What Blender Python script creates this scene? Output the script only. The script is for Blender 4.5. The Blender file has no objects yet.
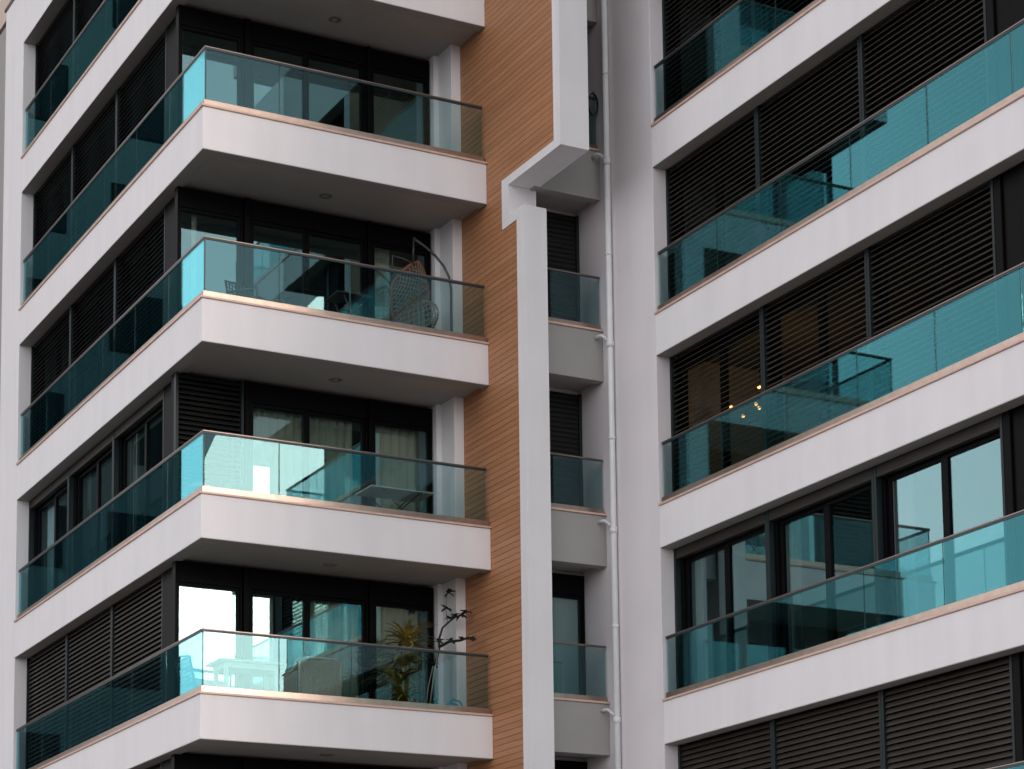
import bpy, bmesh, math, random
from mathutils import Vector, Matrix
random.seed(7)
S = bpy.context.scene
COL = S.collection
PI = math.pi
R_ = math.radians

# ------------------------------------------------------------------ materials
def newmat(name):
    m = bpy.data.materials.new(name); m.use_nodes = True
    nt = m.node_tree
    for n in list(nt.nodes): nt.nodes.remove(n)
    out = nt.nodes.new('ShaderNodeOutputMaterial')
    return m, nt, out

def N(nt, typ, **kw):
    n = nt.nodes.new(typ)
    for k, v in kw.items():
        if k.startswith('i_'):
            n.inputs[k[2:].replace('_', ' ')].default_value = v
        else: setattr(n, k, v)
    return n

def L(nt, a, b): nt.links.new(a, b)

def principled(name, col, rough=.6, metal=0., spec=.5, var=.06, scale=3., bump=0., bscale=60., streak=0., dirt=None, coat=0.):
    m, nt, out = newmat(name)
    p = N(nt, 'ShaderNodeBsdfPrincipled')
    p.inputs['Roughness'].default_value = rough
    p.inputs['Metallic'].default_value = metal
    p.inputs['Specular IOR Level'].default_value = spec
    p.inputs['Coat Weight'].default_value = coat
    tc = N(nt, 'ShaderNodeNewGeometry')
    no = N(nt, 'ShaderNodeTexNoise'); no.inputs['Scale'].default_value = scale; no.inputs['Detail'].default_value = 6
    L(nt, tc.outputs['Position'], no.inputs['Vector'])
    mr = N(nt, 'ShaderNodeMapRange'); mr.inputs['From Min'].default_value = .3; mr.inputs['From Max'].default_value = .7
    mr.inputs['To Min'].default_value = 1 - var; mr.inputs['To Max'].default_value = 1 + var
    L(nt, no.outputs['Fac'], mr.inputs['Value'])
    fac = mr.outputs['Result']
    if streak > 0:
        mp = N(nt, 'ShaderNodeMapping'); mp.inputs['Scale'].default_value = (2.2, 2.2, .22)
        L(nt, tc.outputs['Position'], mp.inputs['Vector'])
        n2 = N(nt, 'ShaderNodeTexNoise'); n2.inputs['Scale'].default_value = 1.6; n2.inputs['Detail'].default_value = 5
        L(nt, mp.outputs['Vector'], n2.inputs['Vector'])
        m2 = N(nt, 'ShaderNodeMapRange'); m2.inputs['From Min'].default_value = .35; m2.inputs['From Max'].default_value = .75
        m2.inputs['To Min'].default_value = 1.0; m2.inputs['To Max'].default_value = 1 - streak
        L(nt, n2.outputs['Fac'], m2.inputs['Value'])
        mu = N(nt, 'ShaderNodeMath', operation='MULTIPLY'); L(nt, fac, mu.inputs[0]); L(nt, m2.outputs['Result'], mu.inputs[1])
        fac = mu.outputs[0]
    vm = N(nt, 'ShaderNodeVectorMath', operation='SCALE'); vm.inputs[0].default_value = col[:3]
    L(nt, fac, vm.inputs['Scale'])
    L(nt, vm.outputs['Vector'], p.inputs['Base Color'])
    if bump > 0:
        nb = N(nt, 'ShaderNodeTexNoise'); nb.inputs['Scale'].default_value = bscale; nb.inputs['Detail'].default_value = 4
        L(nt, tc.outputs['Position'], nb.inputs['Vector'])
        b = N(nt, 'ShaderNodeBump'); b.inputs['Strength'].default_value = bump; b.inputs['Distance'].default_value = .01
        L(nt, nb.outputs['Fac'], b.inputs['Height']); L(nt, b.outputs['Normal'], p.inputs['Normal'])
    L(nt, p.outputs[0], out.inputs['Surface'])
    return m

def glassmat(name, tint, f0, gloss, wob=.0, body=None):
    """thin sheet: clear tinted body plus Schlick mirror reflection on each face"""
    m, nt, out = newmat(name)
    g = N(nt, 'ShaderNodeNewGeometry')
    d = N(nt, 'ShaderNodeVectorMath', operation='DOT_PRODUCT')
    L(nt, g.outputs['Incoming'], d.inputs[0]); L(nt, g.outputs['Normal'], d.inputs[1])
    a = N(nt, 'ShaderNodeMath', operation='ABSOLUTE'); L(nt, d.outputs['Value'], a.inputs[0])
    s = N(nt, 'ShaderNodeMath', operation='SUBTRACT'); s.inputs[0].default_value = 1; L(nt, a.outputs[0], s.inputs[1])
    pw = N(nt, 'ShaderNodeMath', operation='POWER'); L(nt, s.outputs[0], pw.inputs[0]); pw.inputs[1].default_value = 3.3
    ma = N(nt, 'ShaderNodeMath', operation='MULTIPLY_ADD'); L(nt, pw.outputs[0], ma.inputs[0]); ma.inputs[1].default_value = 1 - f0; ma.inputs[2].default_value = f0
    t = N(nt, 'ShaderNodeBsdfTransparent'); t.inputs['Color'].default_value = (*tint, 1)
    gl = N(nt, 'ShaderNodeBsdfGlossy'); gl.inputs['Color'].default_value = (*gloss, 1); gl.inputs['Roughness'].default_value = 0.0
    if wob > 0:
        nb = N(nt, 'ShaderNodeTexNoise'); nb.inputs['Scale'].default_value = .9; nb.inputs['Detail'].default_value = 1
        L(nt, g.outputs['Position'], nb.inputs['Vector'])
        b = N(nt, 'ShaderNodeBump'); b.inputs['Strength'].default_value = 1; b.inputs['Distance'].default_value = wob
        L(nt, nb.outputs['Fac'], b.inputs['Height']); L(nt, b.outputs['Normal'], gl.inputs['Normal'])
    base = t.outputs[0]
    if body:
        df = N(nt, 'ShaderNodeBsdfDiffuse'); df.inputs['Color'].default_value = (*body[0], 1)
        mb = N(nt, 'ShaderNodeMixShader'); mb.inputs[0].default_value = body[1]
        L(nt, t.outputs[0], mb.inputs[1]); L(nt, df.outputs[0], mb.inputs[2]); base = mb.outputs[0]
    mx = N(nt, 'ShaderNodeMixShader'); L(nt, ma.outputs[0], mx.inputs[0]); L(nt, base, mx.inputs[1]); L(nt, gl.outputs[0], mx.inputs[2])
    L(nt, mx.outputs[0], out.inputs['Surface'])
    return m

def woodmat():
    m, nt, out = newmat('cladding_wood')
    p = N(nt, 'ShaderNodeBsdfPrincipled'); p.inputs['Roughness'].default_value = .55
    g = N(nt, 'ShaderNodeNewGeometry')
    sx = N(nt, 'ShaderNodeSeparateXYZ'); L(nt, g.outputs['Position'], sx.inputs[0])
    fl = N(nt, 'ShaderNodeMath', operation='MULTIPLY'); L(nt, sx.outputs['Z'], fl.inputs[0]); fl.inputs[1].default_value = 1 / BP
    f2 = N(nt, 'ShaderNodeMath', operation='FLOOR'); L(nt, fl.outputs[0], f2.inputs[0])
    wn = N(nt, 'ShaderNodeTexWhiteNoise', noise_dimensions='1D'); L(nt, f2.outputs[0], wn.inputs['W'])
    mp = N(nt, 'ShaderNodeMapping'); mp.inputs['Scale'].default_value = (1, 1.2, 30); L(nt, g.outputs['Position'], mp.inputs['Vector'])
    no = N(nt, 'ShaderNodeTexNoise'); no.inputs['Scale'].default_value = 1.5; no.inputs['Detail'].default_value = 8; no.inputs['Roughness'].default_value = .65
    L(nt, mp.outputs['Vector'], no.inputs['Vector'])
    ad = N(nt, 'ShaderNodeMath', operation='MULTIPLY_ADD'); L(nt, wn.outputs['Value'], ad.inputs[0]); ad.inputs[1].default_value = .22
    L(nt, no.outputs['Fac'], ad.inputs[2])
    cr = N(nt, 'ShaderNodeValToRGB')
    cr.color_ramp.elements[0].position = .3; cr.color_ramp.elements[0].color = (.34, .148, .066, 1)
    cr.color_ramp.elements[1].position = .95; cr.color_ramp.elements[1].color = (.55, .262, .124, 1)
    L(nt, ad.outputs[0], cr.inputs[0])
    L(nt, cr.outputs[0], p.inputs['Base Color']); L(nt, p.outputs[0], out.inputs['Surface'])
    return m

def emis(name, col, s):
    m, nt, out = newmat(name)
    e = N(nt, 'ShaderNodeEmission'); e.inputs[0].default_value = (*col, 1); e.inputs[1].default_value = s
    L(nt, e.outputs[0], out.inputs['Surface']); return m

BP = .1
M = {}
M['plaster'] = principled('white_plaster', (.84, .817, .828), .75, var=.02, scale=1.2, bump=.08, bscale=90, streak=.05)
M['plaster_grey'] = principled('grey_plaster', (.76, .72, .735), .8, var=.04, scale=.7, bump=.12, bscale=80, streak=.04)
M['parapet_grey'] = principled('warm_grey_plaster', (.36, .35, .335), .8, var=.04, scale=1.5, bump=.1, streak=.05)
M['beige'] = principled('beige_plaster', (.62, .5, .42), .8, var=.05)
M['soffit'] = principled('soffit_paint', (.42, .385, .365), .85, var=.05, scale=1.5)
M['stone'] = principled('pink_marble', (.66, .46, .38), .4, var=.1, scale=6)
M['wood'] = woodmat()
M['substrate'] = principled('cladding_back', (.06, .04, .03), .9)
M['bronze'] = principled('bronze_channel', (.38, .29, .24), .28, metal=.85, var=.1, scale=8)
M['rail'] = principled('dark_rail', (.22, .18, .16), .28, metal=.85)
M['seal'] = principled('joint_seal', (.012, .03, .033), .4)
M['frame'] = principled('anthracite_frame', (.004, .004, .0045), .45, var=.05, spec=.06)
M['slat'] = principled('anthracite_slats', (.012, .0118, .0115), .5, spec=.25, var=.12)
M['slatbrown'] = principled('brown_slats', (.031, .0245, .019), .5, spec=.3, var=.15, scale=2)
M['guide'] = principled('shutter_guide_paint', (.014, .022, .024), .4, spec=.2)
M['railglass'] = glassmat('railing_glass', (.76, .845, .85), .048, (.24, .79, .88))
M['railglass2'] = glassmat('railing_glass_muted_glare', (.76, .845, .85), .038, (.46, .80, .86))  # same glass on front-facing sheets, reflected glare dimmed and greyed in the colour
M['pane'] = glassmat('window_glass', (.72, .78, .77), .125, (.60, .96, 1.0))
M['curtain'] = principled('beige_curtain', (.80, .72, .56), .9, var=.05)
M['curtain_dark'] = principled('grey_curtain', (.20, .19, .18), .9, var=.05)
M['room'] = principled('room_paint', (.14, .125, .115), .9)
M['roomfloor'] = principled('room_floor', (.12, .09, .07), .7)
M['pipe'] = principled('white_pvc', (.72, .74, .75), .4, var=.05, scale=4)
M['black'] = principled('black_rubber', (.012, .012, .013), .5)
M['asphalt'] = principled('asphalt', (.09, .085, .08), .9, var=.15)
M['paving'] = principled('paving', (.36, .32, .29), .85, var=.1)
M['rattan'] = principled('rattan', (.20, .14, .10), .7, var=.15, scale=30)
M['rattan_pale'] = principled('grey_rattan', (.58, .49, .38), .7, var=.15, scale=30)
M['rope'] = principled('cream_net', (.34, .28, .20), .8)
M['steel'] = principled('grey_steel', (.05, .055, .06), .35, metal=.3)
M['tabletop'] = principled('table_board', (.55, .50, .44), .5)
M['darkboard'] = principled('dark_board', (.05, .045, .045), .6)
M['greentable'] = principled('pale_green_table', (.34, .43, .37), .5)
M['cushion'] = principled('cream_cushion', (.6, .55, .48), .9)
M['leaf'] = principled('leaf_green', (.05, .085, .03), .5, var=.3, scale=9)
M['leafdark'] = principled('leaf_dark', (.018, .024, .012), .5, var=.3, scale=9)
M['leafyellow'] = principled('leaf_yellow', (.28, .22, .04), .5, var=.3, scale=9)
M['stem'] = principled('pale_stem', (.42, .36, .26), .7)
M['turq'] = principled('turquoise_plastic', (.03, .36, .42), .35)
M['terracotta'] = principled('terracotta', (.22, .09, .05), .8)
M['lamp'] = principled('lamp_ring', (.30, .27, .23), .4, metal=.4)
M['lens'] = principled('lamp_lens', (.16, .12, .09), .3)
M['bulb'] = emis('warm_bulb', (1.0, .34, .09), 5)
M['tilered'] = principled('orange_tile', (.55, .16, .07), .7)
M['bwall_dim'] = principled('neighbour_wall_dimmed', (.06, .06, .062), .8, var=.04)  # wall colour darkened so its mirror image in the railings stays dim
M['bdark'] = principled('neighbour_dark', (.012, .014, .016), .9, spec=0)

# ------------------------------------------------------------------ mesh helpers
class MB:
    def __init__(s): s.v = []; s.f = []
    def box(s, x0, x1, y0, y1, z0, z1):
        if x0 > x1: x0, x1 = x1, x0
        if y0 > y1: y0, y1 = y1, y0
        if z0 > z1: z0, z1 = z1, z0
        b = len(s.v)
        s.v += [(x, y, z) for z in (z0, z1) for y in (y0, y1) for x in (x0, x1)]
        for q in ((0, 2, 3, 1), (4, 5, 7, 6), (0, 1, 5, 4), (2, 6, 7, 3), (0, 4, 6, 2), (1, 3, 7, 5)):
            s.f.append(tuple(b + i for i in q))
        return s
    def lbox(s, P, u0, u1, d0, d1, z0, z1):
        a = P(u0, d0, z0); c = P(u1, d1, z1)
        return s.box(a[0], c[0], a[1], c[1], a[2], c[2])
    def prism(s, pts, ext):
        """pts: list of 3D points (a planar ring); ext: extrusion vector"""
        b = len(s.v); n = len(pts); e = Vector(ext)
        s.v += [tuple(p) for p in pts] + [tuple(Vector(p) + e) for p in pts]
        s.f.append(tuple(b + i for i in range(n))[::-1]); s.f.append(tuple(b + n + i for i in range(n)))
        for i in range(n):
            j = (i + 1) % n; s.f.append((b + i, b + j, b + n + j, b + n + i))
        return s
    def tube(s, pts, r, n=8, cap=True, rs=None):
        pts = [Vector(p) for p in pts]; b0 = len(s.v)
        up = Vector((0, 0, 1)); prev = None
        for i, p in enumerate(pts):
            t = (pts[min(i + 1, len(pts) - 1)] - pts[max(i - 1, 0)]).normalized()
            if prev is None:
                a = t.cross(up)
                if a.length < .05: a = t.cross(Vector((1, 0, 0)))
            else: a = prev - t * prev.dot(t)
            a.normalize(); prev = a.copy(); c = t.cross(a)
            rr = rs[i] if rs else r
            for k in range(n):
                an = 2 * PI * k / n; s.v.append(tuple(p + (a * math.cos(an) + c * math.sin(an)) * rr))
        for i in range(len(pts) - 1):
            for k in range(n):
                k2 = (k + 1) % n
                s.f.append((b0 + i * n + k, b0 + i * n + k2, b0 + (i + 1) * n + k2, b0 + (i + 1) * n + k))
        if cap:
            s.f.append(tuple(b0 + k for k in range(n))[::-1]); s.f.append(tuple(b0 + (len(pts) - 1) * n + k for k in range(n)))
        return s
    def lathe(s, c, prof, n=16):
        b0 = len(s.v)
        for r, z in prof:
            for k in range(n):
                a = 2 * PI * k / n; s.v.append((c[0] + r * math.cos(a), c[1] + r * math.sin(a), c[2] + z))
        for i in range(len(prof) - 1):
            for k in range(n):
                k2 = (k + 1) % n; s.f.append((b0 + i * n + k, b0 + i * n + k2, b0 + (i + 1) * n + k2, b0 + (i + 1) * n + k))
        return s
    def build(s, name, mat, parent=None, label=None, bevel=0, smooth=False):
        me = bpy.data.meshes.new(name); me.from_pydata(s.v, [], s.f)
        bm = bmesh.new(); bm.from_mesh(me); bmesh.ops.recalc_face_normals(bm, faces=bm.faces); bm.to_mesh(me); bm.free()
        me.materials.append(mat)
        if smooth:
            for p in me.polygons: p.use_smooth = True
        o = bpy.data.objects.new(name, me); COL.objects.link(o)
        if parent: o.parent = parent
        if label: o['label'] = label
        if bevel:
            mo = o.modifiers.new('bevel', 'BEVEL'); mo.width = bevel; mo.segments = 2; mo.limit_method = 'ANGLE'
        return o

def thing(name, label, cat, group=None):
    o = bpy.data.objects.new(name, None); COL.objects.link(o)
    o['label'] = label; o['category'] = cat
    if group: o['group'] = group
    return o

# ------------------------------------------------------------------ dimensions
H = 3.1
LX = 4.992           # cladding plane (faces -X)
XR = 6.617           # facade plane of the right block
DB = .685            # parapet band height
DZ = -.055           # right block levels are a touch lower
YL = 10.21           # far end of the left bays
YN = -2.561          # far end of the right bays
YE = -12.72          # near corner of the right block
GZ = -20.3           # ground
BAYS = [10.21, 7.66, 5.05, 2.42]
RB = [-2.561, -5.12, -7.69, -10.36]
YW = 1.60            # plane of the recessed window wall behind the deep balconies

def PB(X0):          # facade facing -X : u = Y, d = depth (+X)
    return lambda u, d, z: (X0 + d, u, z)
def PA(Y0):          # facade facing -Y : u = X, d = depth (+Y)
    return lambda u, d, z: (u, Y0 + d, z)

# ------------------------------------------------------------------ shutters and windows
def slats(P, u0, u1, z0, z1, tilt, chord=.075, pitch=.084, d=.05, bow=.010):
    if tilt > .85: chord = .088
    m = MB(); n = int((z1 - z0) / pitch)
    for i in range(n):
        zc = z1 - (i + .5) * pitch
        dz = chord / 2 * math.sin(tilt); dd = chord / 2 * math.cos(tilt)
        # profile: outer lip (low) -> bowed mid -> inner (high)
        pr = []
        for t in (-1, -.5, 0, .5, 1):
            b = bow * (1 - t * t)
            pr.append((d + dd * t - b * math.sin(tilt), zc + dz * t + b * math.cos(tilt)))
        th = .004
        ring = pr + [(a + th * math.sin(tilt), c - th * math.cos(tilt)) for a, c in reversed(pr)]
        A = [P(u0, a, c) for a, c in ring]; B = [P(u1, a, c) for a, c in ring]
        ext = Vector(B[0]) - Vector(A[0])
        m.prism(A, ext)
    # bottom rail
    m.lbox(P, u0, u1, d - .03, d + .03, z0, z0 + .03)
    return m

def window(par, P, u0, u1, zb, zt, kind, mull=True, tilt=1.1, curtain=None, label=None, g0=.09, split=None):
    """one bay between u0 and u1 (u0<u1). d=0 is the front of the shutter guides"""
    pl_ = kind == 'plain'
    gd = .06 if pl_ else .16                    # depth of the glass plane
    fr = MB()
    fw = .05 if pl_ else .07
    s = .04 if pl_ else .11
    a, b = u0 + s, u1 - s
    # fixed outer casing
    f0_ = 0 if pl_ else .10
    fr.lbox(P, u0 + .012, a, f0_, gd + .08, zb, zt); fr.lbox(P, b, u1 - .012, f0_, gd + .08, zb, zt)
    top = zt - (.33 if pl_ else .17)
    fr.lbox(P, a, b, f0_ + .01, gd + .08, top, zt); fr.lbox(P, a, b, gd - .05, gd + .08, zb, zb + .09)
    cells = []
    ms = split if split else ([(a + b) / 2] if mull else [])
    xs = [a] + ms + [b]
    for i in range(len(xs) - 1):
        l, r = xs[i], xs[i + 1]
        li = l + (fw if i == 0 else fw * 1.15); ri = r - (fw if i == len(xs) - 2 else fw * 1.15)
        yo = 0 if i % 2 == 0 else .02
        fr.lbox(P, l, li, gd - .03 + yo, gd + .05 + yo, zb + .09, top); fr.lbox(P, ri, r, gd - .03 + yo, gd + .05 + yo, zb + .09, top)
        fr.lbox(P, li, ri, gd - .03 + yo, gd + .05 + yo, top - .06, top - .002); fr.lbox(P, li, ri, gd - .03 + yo, gd + .05 + yo, zb + .092, zb + .16)
        cells.append((li, ri, gd + yo))
    w = fr.build('window', M['frame'], par, label, bevel=.004)
    for li, ri, g in cells:
        MB().lbox(P, li, ri, g, g + .008, zb + .16, top - .06).build('pane', M['pane'], w)
    # guides
    for (l, r) in ([] if pl_ else ((u0, u0 + .055), (u1 - .055, u1))):
        MB().lbox(P, l + .003, r - .003, 0, .10, zb, zt - .002).build('shutter_guide', M['guide'], w, bevel=.005)
    if kind == 'open':
        h = MB(); h.lbox(P, u0 + .06, u1 - .06, .012, .095, zt - .165, zt - .004)
        for i in range(5): h.lbox(P, u0 + .06, u1 - .06, .006, .010, zt - .16 + i * .031, zt - .136 + i * .031)
        h.build('shutter', M['slatbrown'], w, 'shutter raised into a stack under the soffit')
    elif kind == 'shut':
        slats(P, u0 + .057, u1 - .057, zb + .02, zt - .01, tilt).build('shutter', M['slatbrown' if par.name.endswith('.001') or zb < -11 else 'slat'], w)
    if curtain:
        mt, spans = curtain
        for (c0, c1) in spans:
            c = MB(); n = max(6, int((c1 - c0) / .035)); ph = random.random() * 6
            b0 = len(c.v)
            for i in range(n + 1):
                t = i / n; u = c0 + (c1 - c0) * t
                dd = .22 + .03 * math.sin(ph + u * 42) + .012 * math.sin(u * 97 + ph)
                c.v.append(P(u, dd, zb + .05)); c.v.append(P(u, dd, zt - .12))
            for i in range(n): c.f.append((2 * i, 2 * i + 2, 2 * i + 3, 2 * i + 1))
            o = c.build('curtain', mt, w, smooth=True)
            so = o.modifiers.new('solid', 'SOLIDIFY'); so.thickness = .004
    return w

def downlight(par, x, y, z):
    m = MB(); m.lathe((x, y, z), [(.05, .0), (.05, -.004), (.105, -.010), (.115, -.004), (.115, .01)], 20)
    o = m.build('downlight', M['lamp'], par, smooth=True)
    MB().lathe((x, y, z), [(.0, .006), (.03, .004), (.052, .0)], 16).build('lens', M['lens'], par, smooth=True) if False else None
    return o

def rail_sheet(par, P, u0, u1, z0, z1, d=.06, front=None):
    front = abs(P(0, 1, 0)[1] - P(0, 0, 0)[1]) > .5
    MB().lbox(P, u0 + .009, u1 - .009, d - .007, d + .007, z0, z1).build('glass_panel', M['railglass2' if front else 'railglass'], par)

def seals(par, X0, Y0, ja, jb, z, near):
    m = MB()
    for x in ja[1:-1]: m.box(x - .0035, x + .0035, Y0 + .055, Y0 + .065, z + .137, z + 1.0)
    for y in jb[1:-1]: m.box(X0 + .055, X0 + .065, y - .0035, y + .0035, z + .137, z + 1.0)
    m.box(X0 + .054, X0 + .070, Y0 + .054, Y0 + .070, z + .137, z + 1.0)
    # dark gasket under the handrail
    m.box(X0 + .046, ja[-1] + .005, Y0 + .046, Y0 + .074, z + .975, z + .9995); m.box(X0 + .046, X0 + .074, Y0 + .074, jb[-1] + .005, z + .975, z + .9995)
    m.build('seal', M['seal'], par)
# ================================================================== LEFT BLOCK
LB = thing('apartment_building', 'white apartment block with stacked corner balconies and orange wood cladding', 'building')
b = MB()
# solid end wall strip left of the bays
b.box(0, 4.5, YL, 11.52, GZ, 3.64)
b.box(.35, 4.6, 1.7, 9.98, 3.64 + .05, 6.9)          # set back top storey
# short front pilaster between window wall and cladding
b.box(4.80, LX - .012, .92, 1.42, GZ, 6.2); b.box(4.71, LX - .012, 1.42, YW + .1, GZ, 6.2)
wall = b.build('wall', M['plaster'], LB, bevel=.008)
MB().box(.14, 4.4, 11.525, 16, GZ, 3.6).build('wall', M['parapet_grey'], LB, 'grey set back wall beyond the end strip')
MB().box(.12, 4.7, 10.0, 16.0, 3.695, 8.2).build('penthouse_wall', M['beige'], LB, 'beige wall of the set back top storey')
MB().box(-.03, .3, YL - .3, 11.55, 3.642, 3.69).build('wall_coping', M['rail'], LB)
# rear walls of small balconies and inner block
b = MB(); b.box(5.36, XR - .006, -.10, .1, GZ, 6.2); inner = b
b.box(LX + .36, 5.5, .1, 5, GZ, 6.2)
inner.build('inner_wall', M['plaster_grey'], LB)
# room shells: floors / ceilings / cores
for k in range(-1, 7):
    zt = -k * H - DB + .03
    b = MB(); b.box(.42, 4.64, YW + .28, YL - .01, zt, -k * H - .11); b.box(.262, .42, 1.9, YL - .01, zt, -k * H - .11)
    b.box(.42, 4.64, YW + .02, YW + .28, zt, -k * H - .11)
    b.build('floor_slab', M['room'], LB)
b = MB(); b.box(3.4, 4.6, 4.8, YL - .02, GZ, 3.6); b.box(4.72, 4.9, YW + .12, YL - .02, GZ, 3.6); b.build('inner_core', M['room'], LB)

# wood cladding boards on the side wall (horizontal, faces -X)
b = MB(); zz = 6.2
i = 0
while zz > GZ + .2:
    z1 = zz - .007; z0 = zz - BP + .0
    yn = -2.315 if z0 > -3.74 else (-.6 if z0 > -4.40 else -1.06)
    random.seed(1000 + i); ya = yn
    while ya < .918:
        ye = min(.918, ya + (random.uniform(.5, 2.4) if ya == yn else 2.4))
        if .918 - ye < .3: ye = .918
        b.box(LX - .012, LX + .014 + random.uniform(0, .001), ya + (.002 if ya > yn else 0), ye, z0, z1); ya = ye
    zz -= BP; i += 1
b.build('wood_cladding', M['wood'], LB)
b = MB(); b.box(LX + .016, LX + .35, -2.30, YW + .1, -3.62, 6.2); b.box(LX + .016, LX + .35, -.62, YW + .1, GZ, -3.62); b.box(LX + .016, LX + .35, -1.05, -.62, GZ, -4.42)
b.build('cladding_wall', M['substrate'], LB)
# white ribbon outlining the cladding
FX0, FXU, FXL = LX - .03, 5.475, 5.385
yz_u = [(-2.31, 6.25), (-2.31, -3.60), (-.55, -3.60), (-.55, -4.435), (-1.05, -4.435), (-1.05, GZ), (-1.29, GZ), (-1.29, -4.265), (-.785, -4.265), (-.785, -3.745), (-2.53, -3.745), (-2.53, 6.25)]
lo = MB(); lo.prism([(FX0, y, z) for y, z in yz_u], (FXL - FX0, 0, 0))
lo.prism([(FXL, y, z) for y, z in [(-2.31, 6.25), (-2.31, -3.60), (-.55, -3.60), (-.55, -4.05), (-.785, -4.05), (-.785, -3.745), (-2.53, -3.745), (-2.53, 6.25)]], (FXU - FXL, 0, 0))
lo.build('cladding_frame', M['plaster'], LB, 'white ribbon frame stepping round the edge of the wood cladding')

# --- balconies
def balcony_left(k):
    z = -k * H
    top = z if k >= 0 else 3.64
    b = MB(); x0 = 0
    w = .22
    # parapet bands
    b.box(0, LX - .014, 0, w, z - DB, top); b.box(0, .238, w, YL - .002, z - DB, top)
    o = b.build('balcony', M['plaster'], LB, bevel=.01)
    # deck and soffit
    s = MB(); s.box(w + .002, LX - .016, w, YW + .14, z - DB + .05, z - .12); s.box(.240, .262, YW + .14, YL - .004, z - DB + .01, z - .12)
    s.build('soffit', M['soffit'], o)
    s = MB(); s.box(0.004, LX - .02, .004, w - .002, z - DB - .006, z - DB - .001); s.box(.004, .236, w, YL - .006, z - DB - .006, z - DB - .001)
    s.build('drip_edge', M['parapet_grey'], o)
    if k < 0: return o
    c = MB()
    c.box(-.030, LX - .014, -.030, .17, z + .001, z + .034); c.box(-.030, .17, .17, YL - .002, z + .001, z + .034)
    c.build('coping', M['stone'], o, bevel=.005)
    c = MB(); c.box(.028, LX - .03, .028, .092, z + .035, z + .137); c.box(.028, .092, .092, YL - .03, z + .035, z + .137)
    c.build('base_channel', M['bronze'], o, bevel=.003)
    js = [.062, 1.30, 2.52, 3.77, 4.93]
    for a, e in zip(js[:-1], js[1:]): rail_sheet(o, PA(0), a, e, z + .12, z + 1.005)
    js2 = [.075, 1.71, 3.37, 5.11, 6.76, 8.47, YL - .05]
    for a, e in zip(js2[:-1], js2[1:]): rail_sheet(o, PB(0), a, e, z + .12, z + 1.005)
    seals(o, 0, 0, js, js2, z, 1)
    r = MB(); r.box(.038, 4.94, .038, .082, z + 1.0, z + 1.024); r.box(.038, .082, .082, YL - .03, z + 1.0, z + 1.024)
    r.build('handrail', M['rail'], o, bevel=.006)
    return o
for k in range(-2, 6):
    o = balcony_left(k)
    if 0 <= k <= 4: downlight(o, [2.68, 2.5, 2.67, 2.56, 2.5][k], .98, -k * H - DB + .05)

# --- windows of the left block
# storey k is the one above the parapet of level k
for k in range(0, 7):
    zb = -k * H - .10; zt = -(k - 1) * H - DB - .004
    P = PB(.24)
    for (hi, lo_) in zip(BAYS[:-1], BAYS[1:]):
        if k == 3:
            window(LB, P, lo_, hi, zb, zt, 'open', curtain=(M['curtain_dark'], [(lo_ + .1, lo_ + .6), (hi - .75, hi - .1)]))
        else:
            window(LB, P, lo_, hi, zb, zt, 'shut', tilt={0: .55, 1: .5, 2: .65, 4: 1.0}.get(k, .9))
    # corner posts
    c = MB(); c.box(.242, .33, 1.95, 2.41, zb, zt); c.box(.26, .42, YW + .05, 1.95, zb, zt); c.box(.245, .26, YW + .09, 1.95, zb, zt)
    c.build('corner_post', M['frame'], LB, bevel=.006)
    for a_, e_ in ((1.305 if k == 3 else 1.285, 1.375), (3.505, 3.555)):
        MB().box(a_, e_, YW - .10, YW + .08, zb, zt).build('mullion_post', M['frame'], LB, bevel=.004)
    P = PA(YW - .06)
    cur = M['curtain']
    full = {1: None, 2: None, 3: (cur, [(1.5, 3.3)]), 4: (cur, [(1.6, 1.9), (2.55, 3.4)])}
    if k == 3:
        window(LB, P, .13, 1.30, zb, zt, 'shut', mull=False, tilt=.95)
    else:
        window(LB, P, .13, 1.28, zb, zt, 'plain', mull=False, curtain=(cur, [(.18, 1.25)] if k == 4 else [(.32, .55)]) if k in (2, 4) else None)
    window(LB, P, 1.38, 3.50, zb, zt, 'plain', curtain=full.get(k), split=[2.41])
    window(LB, P, 3.56, 4.70, zb, zt, 'plain', mull=False, curtain=(cur, [(3.6, 4.5)]) if k in (3, 4) else ((cur, [(3.6, 4.0)]) if k == 2 else None))

# --- small balconies
for k in range(0, 6):
    z = -k * H
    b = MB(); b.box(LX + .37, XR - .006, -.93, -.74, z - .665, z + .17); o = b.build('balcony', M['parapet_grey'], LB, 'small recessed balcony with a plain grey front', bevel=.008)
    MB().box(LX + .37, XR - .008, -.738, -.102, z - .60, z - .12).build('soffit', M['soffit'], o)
    MB().box(LX + .37, XR - .004, -.96, -.76, z + .171, z + .205).build('coping', M['stone'], o, bevel=.004)
    MB().box(LX + .40, XR - .03, -.90, -.84, z + .206, z + .29).build('base_channel', M['bronze'], o)
    rail_sheet(o, PA(-.93), LX + .40, XR - .03, z + .28, z + 1.10)
    MB().box(LX + .39, XR - .02, -.892, -.848, z + 1.10, z + 1.13).build('handrail', M['rail'], o, bevel=.005)
    # door
    window(LB, PA(-.22), LX + .40, XR - .01, z - .1, z + H - .67, 'shut' if k in (1, 2, 3) else 'plain', mull=False, tilt=1.42, curtain=(M['curtain_dark'], [(LX + .6, LX + 1.1)]) if k in (4,) else None, label='balcony door in dark frame')

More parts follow.
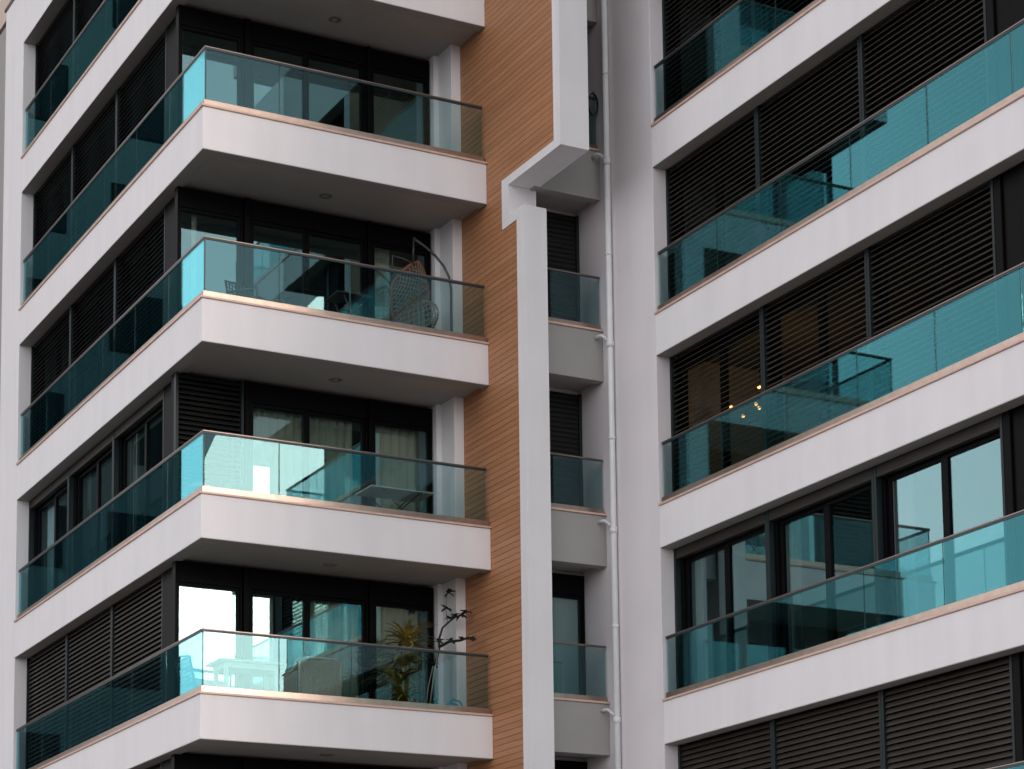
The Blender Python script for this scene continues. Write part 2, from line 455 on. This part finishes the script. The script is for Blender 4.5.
# ================================================================== RIGHT BLOCK
RBK = thing('apartment_building', 'white apartment block on the right with long slatted shutter bands and flush glass railings', 'building')
b = MB(); b.box(XR, 13.5, YN, 9, GZ, 6.2)
b.build('wall', M['plaster_grey'], RBK, bevel=.006)
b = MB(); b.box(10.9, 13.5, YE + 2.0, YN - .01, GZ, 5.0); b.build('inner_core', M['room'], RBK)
b = MB(); b.box(12.1, 13.5, YE - .3, YE + 2.0, GZ, 6.2); b.build('end_wall', M['plaster'], RBK)

def balcony_right(k):
    z = -k * H + DZ
    top = z if k > 0 else z + .0
    if k <= -1: top = z + 1.2
    w = .22
    hb = DB - .02
    b = MB(); b.box(XR, 12.09, YE, YE + w, z - hb, top); b.box(XR, XR + .238, YE + w, YN - .002, z - hb, top)
    o = b.build('balcony', M['plaster'], RBK, bevel=.01)
    s = MB(); s.box(XR + .24, 12.08, YE + w, YE + 1.8, z - hb + .05, z - .12); s.box(XR + .24, XR + .262, YE + 1.8, YN - .004, z - hb + .01, z - .12)
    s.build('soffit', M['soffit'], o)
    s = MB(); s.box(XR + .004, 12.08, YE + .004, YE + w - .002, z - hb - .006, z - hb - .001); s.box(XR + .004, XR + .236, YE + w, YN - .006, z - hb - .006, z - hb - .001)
    s.build('drip_edge', M['parapet_grey'], o)
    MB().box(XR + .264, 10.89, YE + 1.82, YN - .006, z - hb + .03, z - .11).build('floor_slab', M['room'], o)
    if k < 0: return o
    c = MB(); c.box(XR - .03, 12.08, YE - .03, YE + .17, z + .001, z + .034); c.box(XR - .03, XR + .17, YE + .17, YN - .002, z + .001, z + .034)
    c.build('coping', M['stone'], o, bevel=.005)
    c = MB(); c.box(XR + .028, 12.07, YE + .028, YE + .092, z + .035, z + .137); c.box(XR + .028, XR + .092, YE + .092, YN - .03, z + .035, z + .137)
    c.build('base_channel', M['bronze'], o, bevel=.003)
    js = [YE + .075, -11.02, -9.33, -7.64, -5.96, -4.27, YN - .05]
    for a, e in zip(js[:-1], js[1:]): rail_sheet(o, PB(XR), a, e, z + .12, z + 1.005)
    js2 = [XR + .062, 7.95, 9.3, 10.65, 12.05]
    for a, e in zip(js2[:-1], js2[1:]): rail_sheet(o, PA(YE), a, e, z + .12, z + 1.005)
    seals(o, XR, YE, js2, js, z, 0)
    r = MB(); r.box(XR + .038, 12.07, YE + .038, YE + .082, z + 1.0, z + 1.024); r.box(XR + .038, XR + .082, YE + .082, YN - .03, z + 1.0, z + 1.024)
    r.build('handrail', M['rail'], o, bevel=.006)
    return o
for k in range(-2, 6): balcony_right(k)
for k in range(0, 7):
    zb = -k * H + DZ - .10; zt = -(k - 1) * H + DZ - DB + .016
    P = PB(XR + .24)
    for (hi, lo_) in zip(RB[:-1], RB[1:]):
        if k == 4: window(RBK, P, lo_, hi, zb, zt, 'open', curtain=(M['curtain_dark'], [(hi - .55, hi - .12)]))
        else: window(RBK, P, lo_, hi, zb, zt, 'shut', tilt={1: .7, 2: .8, 3: .62 if hi > -5 else .8, 5: 1.05}.get(k, .9))
    c = MB(); c.box(XR + .242, XR + .40, -10.50, RB[-1] - .004, zb, zt); c.box(XR + .28, XR + .42, -10.84, -10.50, zb, zt); c.box(XR + .262, XR + .40, YE + 1.62, -10.84, zb, zt)
    c.build('corner_post', M['frame'], RBK, bevel=.01)
    P = PA(YE + 1.60)
    for (a, e) in ((XR + .42, 8.6), (8.6, 10.3), (10.3, 12.05)):
        window(RBK, P, a, e, zb, zt, 'plain', curtain=(M['curtain'], [(a + .1, e - .1)]) if (k + int(a)) % 2 else None)

# drain pipe with collars and scupper elbows
px, py, pr = XR - .07, -1.27, .052
m = MB(); m.tube([(px, py, GZ), (px, py, 6.2)], pr, 16, smooth if False else True)
dp = m.build('drainpipe', M['pipe'], RBK, 'white vertical rainwater pipe with scupper elbows', smooth=True)
for k in range(-1, 6):
    z = -k * H + .0
    MB().tube([(px, py, z - .20), (px, py, z - .10)], pr + .012, 16).build('collar', M['pipe'], dp, smooth=True)
    MB().tube([(px, py, z + 1.35), (px, py, z + 1.40)], pr + .008, 16).build('collar', M['pipe'], dp, smooth=True)
    MB().box(px - .02, XR, py + .02, py + .06, z + 1.36, z + 1.39).build('bracket', M['pipe'], dp)
    MB().tube([(XR - .15, -.93, z + .05), (XR - .15, -1.05, z + .05), (XR - .135, -1.11, z + .04), (XR - .11, -1.17, z - .01), (px - .0, py + .03, z - .09)], .026, 12).build('elbow', M['pipe'], dp, smooth=True)

# ================================================================== things standing on the balconies
def lift(o, x=0, y=0, z=0): o.location = (x, y, z); return o
FL = lambda k: -k * H - .12

# hanging basket chair (balcony 2)
t = lift(thing('hanging_chair', 'rattan lattice hanging chair with cream net seat on a curved grey stand', 'chair'), 0, 0, FL(2))
a = MB()
a.tube([(3.45, .55, .03), (4.0, .42, .03), (4.64, .70, .03), (4.66, .72, .4), (4.66, .72, 1.25), (4.63, .74, 1.48), (4.54, .76, 1.66), (4.40, .78, 1.82), (4.22, .8, 1.95), (4.02, .82, 2.07)], .021, 10)
a.tube([(4.02, .82, 2.08), (4.02, .84, 1.66)], .016, 8)
a.tube([(3.72, 1.02, 1.45), (3.72, 1.02, 1.79), (3.9, .95, 1.73), (4.06, .9, 1.66)], .015, 8)
a.tube([(3.45, .55, .03), (3.35, 1.0, .03), (3.8, 1.35, .03), (4.4, 1.2, .03), (4.64, .70, .03)], .021, 8)
a.build('stand', M['steel'], t, smooth=True)
TL, TR, BR, BL = Vector((3.56, .78, 1.22)), Vector((4.20, .98, 1.84)), Vector((4.42, .95, 1.12)), Vector((3.58, .74, .46))
def shell(u, v):
    # u,v in -1..1 mapped onto a bulged quad with rounded corners
    uu = u * math.sqrt(1 - .28 * v * v); vv = v * math.sqrt(1 - .28 * u * u)
    s, q = (uu + 1) / 2, (vv + 1) / 2
    p = (TL * (1 - s) + TR * s) * q + (BL * (1 - s) + BR * s) * (1 - q)
    return p + Vector((.05, -.20, -.03)) * (1 - u * u) * (1 - v * v)
rim = []
for i in range(48):
    an = 2 * PI * i / 48; c, s_ = math.cos(an), math.sin(an)
    mxx = max(abs(c), abs(s_)); rim.append(shell(c / mxx, s_ / mxx))
a = MB(); a.tube(rim + [rim[0]], .024, 8, cap=False); rimo = a.build('basket_rim', M['terracotta'], t, smooth=True)
a = MB()
n = 9
for i in range(-n, n + 1):
    c = 2 * i / n
    for sg in (1, -1):
        pts = []
        for j in range(13):
            u = -1 + 2 * j / 12; v = sg * (u * 1.0) + c
            if -1 <= v <= 1: pts.append(shell(u, v))
        if len(pts) > 1: a.tube(pts, .009, 5)
a.build('lattice', M['rattan'], t, smooth=True)
a = MB(); cc = Vector((4.08, .86, .66))
for i in range(14):
    an = PI * i / 14
    pts = [cc + Vector((.40 * math.cos(b_) * math.cos(an) , .26 * math.cos(b_) * math.sin(an), .33 * math.sin(b_) + .18 * math.cos(b_) * math.cos(an))) for b_ in [PI * 2 * q / 24 for q in range(25)]]
    a.tube(pts, .006, 4, cap=False)
for j in range(-4, 5):
    b_ = j * PI / 11
    pts = [cc + Vector((.40 * math.cos(b_) * math.cos(q), .26 * math.cos(b_) * math.sin(q), .33 * math.sin(b_) + .18 * math.cos(b_) * math.cos(q))) for q in [PI * 2 * q / 24 for q in range(25)]]
    a.tube(pts, .006, 4, cap=False)
a.build('seat_net', M['rope'], t, smooth=True)

# folding stool with crossed legs (balcony 2)
def folding(t, x, y, w, dp, h, mt, leg=.012, lm='steel', th=.025, spread=.18):
    a = MB(); a.box(x - w / 2, x + w / 2, y - dp / 2, y + dp / 2, h - th, h); a.build('tabletop', mt, t, bevel=.006)
    for s in (-1, 1):
        yy = y + s * (dp / 2 - .06)
        for q in (-1, 1):
            a = MB(); a.tube([(x - q * w * .36, yy + .012 * q, 0), (x + q * w * .30, yy + .012 * q, h - th)], leg, 8)
            a.build('leg', M[lm], t, smooth=True)
    a = MB(); a.tube([(x - w * .36, y - dp / 2 + .06, .02), (x - w * .36, y + dp / 2 - .06, .02)], leg * .9, 8); a.tube([(x + w * .36, y - dp / 2 + .06, .02), (x + w * .36, y + dp / 2 - .06, .02)], leg * .9, 8)
    a.build('stretcher', M[lm], t, smooth=True)
t = lift(thing('folding_table', 'small dark table with crossed legs between the lounge chair and the hanging chair', 'table'), 0, 0, FL(2))
folding(t, 2.85, .85, .62, .5, .86, M['darkboard'], .016)
def lounge(t, x, y, ang, fm, cm):
    ca, sa = math.cos(ang), math.sin(ang)
    def T(px_, py_, pz): return (x + px_ * ca - py_ * sa, y + px_ * sa + py_ * ca, pz)
    def bx(x0, x1, y0, y1, z0, z1, tip=0):
        m = MB(); pts = [T(x0, y0, z0), T(x1, y0, z0), T(x1, y1, z0), T(x0, y1, z0)]
        m.prism(pts, Vector(T(0, tip, z1)) - Vector(T(0, 0, z0))); return m
    bx(-.30, .30, -.30, .30, .36, .42).build('seat', fm, t, bevel=.01)
    bx(-.27, .27, -.25, .27, .425, .52).build('cushion', cm, t, bevel=.03)
    # woven back : slats
    m = MB()
    for i in range(9):
        q = -.28 + i * .07
        m.tube([T(q, .28, .40), T(q, .34, .62), T(q, .38, .88)], .011, 6)
    for i in range(7):
        z = .45 + i * .065; m.tube([T(-.30, .29 + (z - .4) * .2, z), T(0, .31 + (z - .4) * .2, z), T(.30, .29 + (z - .4) * .2, z)], .009, 6)
    m.tube([T(-.31, .27, .38), T(-.31, .37, .86), T(0, .40, .91), T(.31, .37, .86), T(.31, .27, .38)], .02, 8)
    m.build('backrest', fm, t, smooth=True)
    for s in (-1, 1):
        m = MB(); m.tube([T(s * .31, -.30, .38), T(s * .33, -.30, .60), T(s * .33, .10, .64), T(s * .31, .34, .66)], .02, 8); m.build('armrest', fm, t, smooth=True)
        for q in (-1, 1):
            m = MB(); m.tube([T(s * .29, q * .28, .37), T(s * .31, q * .31, 0)], .018, 8, rs=[.02, .014]); m.build('leg', fm, t, smooth=True)
t = lift(thing('lounge_chair', 'teal grey chair behind the glass on the balcony with the hanging chair', 'chair'), 0, 0, FL(2))
lounge(t, 1.22, .85, .5, M['steel'], M['steel'])

# balcony 3
t = lift(thing('folding_table', 'wide folding table seen from below with pale board edge and thin crossed legs', 'table'), 0, 0, FL(3))
folding(t, 3.55, .62, 1.12, .62, .70, M['tabletop'], .011)
t = lift(thing('potted_plant', 'small potted plant in the corner of the balcony below the hanging chair', 'plant'), .55, .45, FL(3))
m = MB(); m.lathe((0, 0, 0), [(0, 0), (.10, 0), (.15, .30), (.16, .30), (.15, .27), (0, .26)], 20); m.build('pot', M['terracotta'], t, smooth=True)
def leaf(m, base, d, ln, wd, droop=.6, segs=6, fold=.25):
    d = Vector(d).normalized(); side = d.cross(Vector((0, 0, 1)));
    if side.length < .1: side = Vector((1, 0, 0))
    side.normalize(); p = Vector(base); b0 = len(m.v); st = ln / segs
    for i in range(segs + 1):
        t_ = i / segs; w = wd * math.sin(PI * min(1, .12 + t_ * .88)) ** .7 * (1 if t_ < 1 else .05)
        upv = side.cross(d)
        m.v.append(tuple(p - side * w + upv * w * fold)); m.v.append(tuple(p)); m.v.append(tuple(p + side * w + upv * w * fold))
        d = (d + Vector((0, 0, -droop / segs))).normalized(); p = p + d * st
    for i in range(segs):
        for q in (0, 1):
            a_ = b0 + i * 3 + q; m.f.append((a_, a_ + 1, a_ + 4, a_ + 3))
m = MB()
for i in range(34):
    a_ = random.random() * 6.28; leaf(m, (0, 0, .27), (math.cos(a_), math.sin(a_), .8 + random.random() * 1.6), .22 + random.random() * .16, .02, .9)
m.build('foliage', M['leaf'], t, smooth=True)
t = lift(thing('stool', 'low stool with a rounded orange seat at the corner glass', 'stool'), .25, .75, FL(3))
m = MB(); m.lathe((0, 0, .40), [(0, .09), (.12, .085), (.17, .06), (.19, .02), (.18, 0), (0, 0)], 24); m.build('seat', M['tilered'], t, smooth=True)
for i in range(4):
    a_ = PI / 4 + i * PI / 2; m = MB(); m.tube([(.13 * math.cos(a_), .13 * math.sin(a_), .40), (.17 * math.cos(a_), .17 * math.sin(a_), 0)], .013, 8); m.build('leg', M['steel'], t, smooth=True)

# balcony 4
t = lift(thing('table', 'pale green dining table in the bright corner of the lowest full balcony', 'table'), 0, 0, FL(4))
MB().box(.40, 1.50, .22, .88, .715, .75).build('tabletop', M['greentable'], t, bevel=.006)
MB().box(.50, 1.40, .30, .80, .63, .713).build('apron', M['greentable'], t)
for x_ in (.54, 1.36):
    for y_ in (.33, .77):
        MB().prism([(x_ - .03, y_ - .03, 0), (x_ + .03, y_ - .03, 0), (x_ + .03, y_ + .03, 0), (x_ - .03, y_ + .03, 0)], (0, 0, .63)).build('leg', M['greentable'], t, bevel=.004)
t = lift(thing('armchair', 'dark woven armchair at the corner behind the left side glass', 'chair'), 0, 0, FL(4))
lounge(t, .50, 1.14, 1.57, M['steel'], M['cushion'])
t = lift(thing('armchair', 'brown rattan armchair with its back to the glass next to the pale green table', 'chair'), 0, 0, FL(4))
x0, x1, yb, yf = 1.80, 2.46, .42, 1.05
m = MB()
for i in range(23):
    x_ = x0 + (x1 - x0) * i / 22; m.tube([(x_, yb, .12), (x_, yb - .02, .5), (x_, yb - .06, .84)], .010, 5)
for i in range(34):
    z_ = .14 + i * .0215; m.tube([(x0, yb - .06 * max(0, z_ - .3), z_), (x1, yb - .06 * max(0, z_ - .3), z_)], .008, 5)
m.prism([(x0, yb + .012, .14), (x1, yb + .012, .14), (x1, yb - .035, .86), (x0, yb - .035, .86)], (0, .008, 0))
bk = m.build('backrest', M['rattan_pale'], t)
m = MB(); m.tube([(x0 - .02, yb, .10), (x0 - .02, yb - .05, .86), (x0 + .1, yb - .06, .90), (x1 - .1, yb - .06, .90), (x1 + .02, yb - .05, .86), (x1 + .02, yb, .10)], .024, 8)
m.build('back_frame', M['rattan_pale'], t, smooth=True)
for x_ in (x0 - .04, x1 + .04):
    m = MB(); m.tube([(x_, yb, .84), (x_, yb + .2, .72), (x_, yf, .66), (x_, yf + .02, .05)], .026, 8)
    for i in range(12): m.tube([(x_, yb + .05 + i * .05, .12), (x_, yb + .05 + i * .05, .70)], .009, 5)
    m.build('armrest', M['rattan_pale'], t, smooth=True)
MB().box(x0, x1, yb + .01, yf, .30, .36).build('seat', M['rattan_pale'], t, bevel=.01)
MB().box(x0 + .02, x1 - .02, yb + .03, yf - .01, .365, .47).build('cushion', M['cushion'], t, bevel=.03)
for x_ in (x0, x1):
    for y_ in (yb, yf): MB().box(x_ - .02, x_ + .02, y_ - .02, y_ + .02, 0, .30).build('leg', M['rattan_pale'], t)

t = lift(thing('potted_plant', 'tall potted plant with long yellow green strap leaves behind the lowest glass railing', 'plant'), 3.86, .95, FL(4))
m = MB(); m.lathe((0, 0, 0), [(0, 0), (.15, 0), (.21, .36), (.23, .36), (.21, .33), (0, .32)], 24); m.build('pot', M['bdark'], t, smooth=True)
m = MB(); 
for q in ((-.03, 0, 1.0), (.08, .03, 1.35), (-.1, .05, .7)): m.tube([(q[0] * .5, 0, .3), (q[0], q[1], q[2])], .022, 8)
m.build('trunk', M['stem'], t, smooth=True)
m = MB()
for q in ((-.03, 0, 1.0, 60), (.08, .03, 1.35, 60), (-.1, .05, .7, 46), (0, 0, .36, 40)):
    for i in range(q[3]):
        a_ = random.random() * 6.28; leaf(m, q[:3], (math.cos(a_), math.sin(a_), .9 + random.random() * 2.4), .38 + random.random() * .38, .022 + random.random() * .012, 1.7, 8)
m.build('foliage', M['leafyellow'], t, smooth=True)
m = MB()
for q in ((.0, 0, .8, 12), (.0, .05, .5, 22)):
    for i in range(q[3]):
        a_ = random.random() * 6.28; leaf(m, q[:3], (math.cos(a_), math.sin(a_), .7 + random.random() * 1.5), .3 + random.random() * .3, .02, 1.9, 8)
m.build('foliage', M['leaf'], t, smooth=True)

t = lift(thing('climbing_plant', 'dark twisting branch plant reaching over the railing in front of the white pier', 'plant'), 0, 0, FL(4))
m = MB(); m.lathe((4.25, .75, 0), [(0, 0), (.13, 0), (.17, .30), (.18, .30), (.17, .27), (0, .26)], 20); m.build('pot', M['terracotta'], t, smooth=True)
m = MB(); m.tube([(4.20, .75, .25), (4.33, .82, .9), (4.46, .88, 1.42)], .012, 7); m.tube([(4.12, .72, .25), (4.22, .8, .7), (4.33, .85, 1.05)], .009, 7)
m.build('cane', M['stem'], t, smooth=True)
m = MB()
br = [(4.36, .85, 1.05), (4.46, .88, 1.35), (4.42, .80, 1.50), (4.46, .75, 1.68), (4.56, .70, 1.78), (4.65, .66, 1.86), (4.75, .64, 1.90), (4.84, .62, 1.95)]
m.tube(br, .02, 7, rs=[.022, .022, .02, .018, .017, .015, .012, .008])
m.tube([(4.46, .88, 1.38), (4.54, .66, 1.44), (4.62, .42, 1.42), (4.68, .24, 1.44), (4.73, .13, 1.38)], .02, 7, rs=[.024, .024, .022, .018, .01])
m.tube([(4.60, .84, 1.78), (4.58, .86, 2.0), (4.60, .88, 2.2), (4.64, .88, 2.4)], .004, 5)
m.build('branch', M['leafdark'], t, smooth=True)
m = MB()
for (p, n_, s_) in (((4.65, .66, 1.87), 10, .10), ((4.75, .64, 1.90), 10, .11), ((4.83, .62, 1.94), 9, .10), ((4.56, .70, 1.83), 9, .10), ((4.44, .82, 1.45), 9, .10), ((4.60, .86, 2.03), 9, .12), ((4.64, .88, 2.30), 9, .13), ((4.55, .62, 1.45), 9, .08), ((4.63, .38, 1.44), 9, .08), ((4.70, .18, 1.43), 9, .09), ((4.36, .85, 1.08), 8, .1)):
    for i in range(n_):
        a_ = random.random() * 6.28; leaf(m, p, (math.cos(a_), math.sin(a_) * .6, random.random() * 1.6 - .5), s_ * (.7 + .6 * random.random()), s_ * .30, .8, 5)
m.build('foliage', M['leafdark'], t, smooth=True)

t = lift(thing('watering_can', 'turquoise plastic watering can at the foot of the white pier', 'watering can'), 4.52, .55, FL(4))
m = MB(); m.lathe((0, 0, 0), [(0, 0), (.11, 0), (.125, .05), (.12, .30), (.09, .38), (.05, .40), (0, .40)], 20); m.build('body', M['turq'], t, smooth=True)
m = MB(); m.tube([(-.11, 0, .08), (-.2, 0, .22), (-.29, 0, .42)], .02, 8, rs=[.03, .018, .014]); m.tube([(-.29, 0, .42), (-.31, 0, .45)], .03, 10); m.build('spout', M['turq'], t, smooth=True)
m = MB(); m.tube([(.11, 0, .08), (.2, 0, .16), (.22, 0, .32), (.14, 0, .44), (.02, 0, .46), (-.04, 0, .39)], .014, 8); m.build('handle', M['turq'], t, smooth=True)

# coil of cable on the top small balcony
t = lift(thing('cable_coil', 'black cable coil hung from the handrail of the topmost small balcony', 'cable'), 6.47, -.97, -H + 1.13)
m = MB()
for q in range(3):
    pts = [(.085 * math.sin(a_ * 2 * PI / 24) * (1 + .05 * q), -.012 * q, -.19 + .19 * math.cos(a_ * 2 * PI / 24) + .012) for a_ in range(25)]
    m.tube(pts, .009, 6, cap=False)
m.build('coil', M['black'], t, smooth=True)
m = MB(); m.tube([(-.0, .05, .02), (.0, -.035, .03), (.0, -.045, -.08), (0, .0, -.1)], .008, 6); m.build('strap', M['black'], t, smooth=True)

# lit chandelier in the right block's shuttered living room
t = lift(thing('chandelier', 'sputnik chandelier with small warm bulbs glowing behind the slatted shutters', 'lamp'), 0, 0, 0)
CH = [(7.55, -3.238, -7.822), (7.55, -3.924, -7.97), (7.55, -4.002, -8.055), (7.55, -3.563, -8.058), (7.55, -4.428, -8.145), (7.55, -4.017, -7.727)]
cen = Vector((7.75, -3.75, -7.75))
m = MB(); m.tube([cen, (cen.x, cen.y, -3 * H + DZ + 2.44)], .008, 6); m.lathe(tuple(cen), [(0, -.05), (.05, -.03), (.06, 0), (.05, .03), (0, .05)], 12); m.build('stem', M['black'], t, smooth=True)
for c_ in CH:
    m = MB(); m.tube([cen, c_], .005, 6); ar = m.build('arm', M['black'], t, smooth=True)
    m = MB(); r = .027; m.lathe(c_, [(0, -r), (r * .7, -r * .7), (r, 0), (r * .7, r * .7), (0, r)], 12); m.build('bulb', M['bulb'], ar, smooth=True)
pl = bpy.data.lights.new('room_lamp', 'POINT'); pl.energy = 3; pl.color = (1.0, .48, .15); pl.shadow_soft_size = .01
po = bpy.data.objects.new('room_lamp', pl); COL.objects.link(po); po.location = (7.9, -4.4, -7.75)


# ================================================================== neighbour seen only mirrored in the glass
NB = thing('apartment_building', 'neighbouring block with darkened walls further along the street, mirrored in the left railings', 'building')
b = MB(); nx0, nx1, ny = -8.9, -.6, 26.
ztop = 14.
b.box(nx0, nx1, ny, ny + 12, GZ, ztop)
b.build('wall', M['bwall_dim'], NB, bevel=.02)
for fl in range(0, 11):
    z0 = ztop - 1.0 - 3.1 * fl - 1.7
    for j in range(3):
        x = nx0 + .6 + j * 2.75
        w = MB().box(x, x + 1.5, ny - .03, ny + .1, z0, z0 + 1.7).build('window', M['frame'], NB)
        MB().box(x + .07, x + .72, ny - .04, ny - .032, z0 + .07, z0 + 1.63).build('pane', M['bdark'], w)
        MB().box(x + .79, x + 1.43, ny - .04, ny - .032, z0 + .07, z0 + 1.63).build('pane', M['bdark'], w)
MB().box(nx0 - .3, nx1 + .3, ny - .5, ny + 12.3, ztop, ztop + .25).build('roof', M['tilered'], NB)

# ================================================================== ground
g = MB(); n = 40
b0 = 0
g.box(-400, 400, -400, 400, GZ - .5, GZ - .15); o = g.build('road', M['asphalt']); o['kind'] = 'structure'
g = MB(); g.box(-4, 30, -16, 40, GZ - .15, GZ); o = g.build('pavement', M['paving'], bevel=.02); o['kind'] = 'structure'

# ================================================================== sky, sun, camera
SUN_AZ = R_(148)      # azimuth measured from +Y towards +X
SUN_EL = R_(11)
W = bpy.data.worlds.new('World'); S.world = W; W.use_nodes = True
nt = W.node_tree
bg = nt.nodes['Background']
sky = N(nt, 'ShaderNodeTexSky', sky_type='NISHITA'); sky.sun_disc = False
sky.sun_elevation = SUN_EL; sky.sun_rotation = SUN_AZ
sky.air_density = 1.3; sky.dust_density = 2.2; sky.ozone_density = 1.5
# thin high cloud veil
tc = N(nt, 'ShaderNodeTexCoord')
mp = N(nt, 'ShaderNodeMapping'); mp.inputs['Scale'].default_value = (1, 1, 3.2); L(nt, tc.outputs['Generated'], mp.inputs['Vector'])
cn = N(nt, 'ShaderNodeTexNoise'); cn.inputs['Scale'].default_value = 2.2; cn.inputs['Detail'].default_value = 7; L(nt, mp.outputs['Vector'], cn.inputs['Vector'])
cm = N(nt, 'ShaderNodeMapRange'); cm.inputs['From Min'].default_value = .35; cm.inputs['From Max'].default_value = .75; cm.inputs['To Max'].default_value = .65; cm.inputs['To Min'].default_value = .25
L(nt, cn.outputs['Fac'], cm.inputs['Value'])
cl = N(nt, 'ShaderNodeVectorMath', operation='MINIMUM'); cl.inputs[1].default_value = (4.8, 4.75, 4.7); L(nt, sky.outputs[0], cl.inputs[0])
sky = cl
hs = N(nt, 'ShaderNodeRGBToBW'); L(nt, sky.outputs[0], hs.inputs[0])
vm = N(nt, 'ShaderNodeVectorMath', operation='SCALE'); vm.inputs[0].default_value = (1.15, 1.22, 1.25); L(nt, hs.outputs[0], vm.inputs['Scale'])
mx = N(nt, 'ShaderNodeMix', data_type='RGBA'); L(nt, cm.outputs[0], mx.inputs['Factor']); L(nt, sky.outputs[0], mx.inputs['A']); L(nt, vm.outputs[0], mx.inputs['B'])
m2 = N(nt, 'ShaderNodeMix', data_type='RGBA'); m2.inputs['Factor'].default_value = .9; L(nt, mx.outputs['Result'], m2.inputs['A']); m2.inputs['B'].default_value = (3.8, 3.72, 3.85, 1)
# bright haze band low in the sky, darker overhead
sz = N(nt, 'ShaderNodeSeparateXYZ'); L(nt, tc.outputs['Generated'], sz.inputs[0])
gr = N(nt, 'ShaderNodeValToRGB'); L(nt, sz.outputs['Z'], gr.inputs[0])
ce = gr.color_ramp.elements; ce[0].position = 0; ce[0].color = (.8, .8, .8, 1); ce[1].position = .95; ce[1].color = (.22, .22, .225, 1)
for p_, v_ in ((.08, .95), (.22, 1.0), (.40, .86), (.58, .42)):
    e_ = ce.new(p_); e_.color = (v_, v_, v_, 1)
gm = N(nt, 'ShaderNodeVectorMath', operation='MULTIPLY'); L(nt, m2.outputs['Result'], gm.inputs[0]); L(nt, gr.outputs[0], gm.inputs[1])
g2 = N(nt, 'ShaderNodeVectorMath', operation='SCALE'); L(nt, gm.outputs[0], g2.inputs[0]); g2.inputs['Scale'].default_value = 1.75
L(nt, g2.outputs[0], bg.inputs['Color'])
bg.inputs['Strength'].default_value = .12

sl = bpy.data.lights.new('Sun', 'SUN'); sl.energy = .9; sl.angle = R_(25); sl.color = (1.0, .84, .73)
so = bpy.data.objects.new('Sun', sl); COL.objects.link(so)
sd = Vector((math.sin(SUN_AZ) * math.cos(SUN_EL), math.cos(SUN_AZ) * math.cos(SUN_EL), math.sin(SUN_EL)))
so.rotation_euler = sd.to_track_quat('Z', 'Y').to_euler()

cam = bpy.data.cameras.new('Camera'); co = bpy.data.objects.new('Camera', cam); COL.objects.link(co)
Rv = Vector((0.88262173, -0.46992597, -0.01218448)); Uv = Vector((-0.04692649, -0.11386912, 0.99238688)); Fv = Vector((0.4677358, 0.87533046, 0.12255533))
mat = Matrix((( Rv.x, Uv.x, -Fv.x, -11.78275), (Rv.y, Uv.y, -Fv.y, -31.97729), (Rv.z, Uv.z, -Fv.z, -18.67382), (0, 0, 0, 1)))
co.matrix_world = mat
cam.sensor_width = 36; cam.sensor_fit = 'HORIZONTAL'; cam.lens = 2271.27555 * 36 / 1024
cam.shift_y = (828.26 - 384.5) / 1024; cam.clip_end = 2000
S.camera = co
S.render.engine = 'CYCLES'
S.cycles.max_bounces = 10; S.cycles.transparent_max_bounces = 24; S.cycles.glossy_bounces = 6
S.view_settings.view_transform = 'Standard'; S.view_settings.look = 'None'; S.view_settings.gamma = 1
S.view_settings.exposure = 1.32
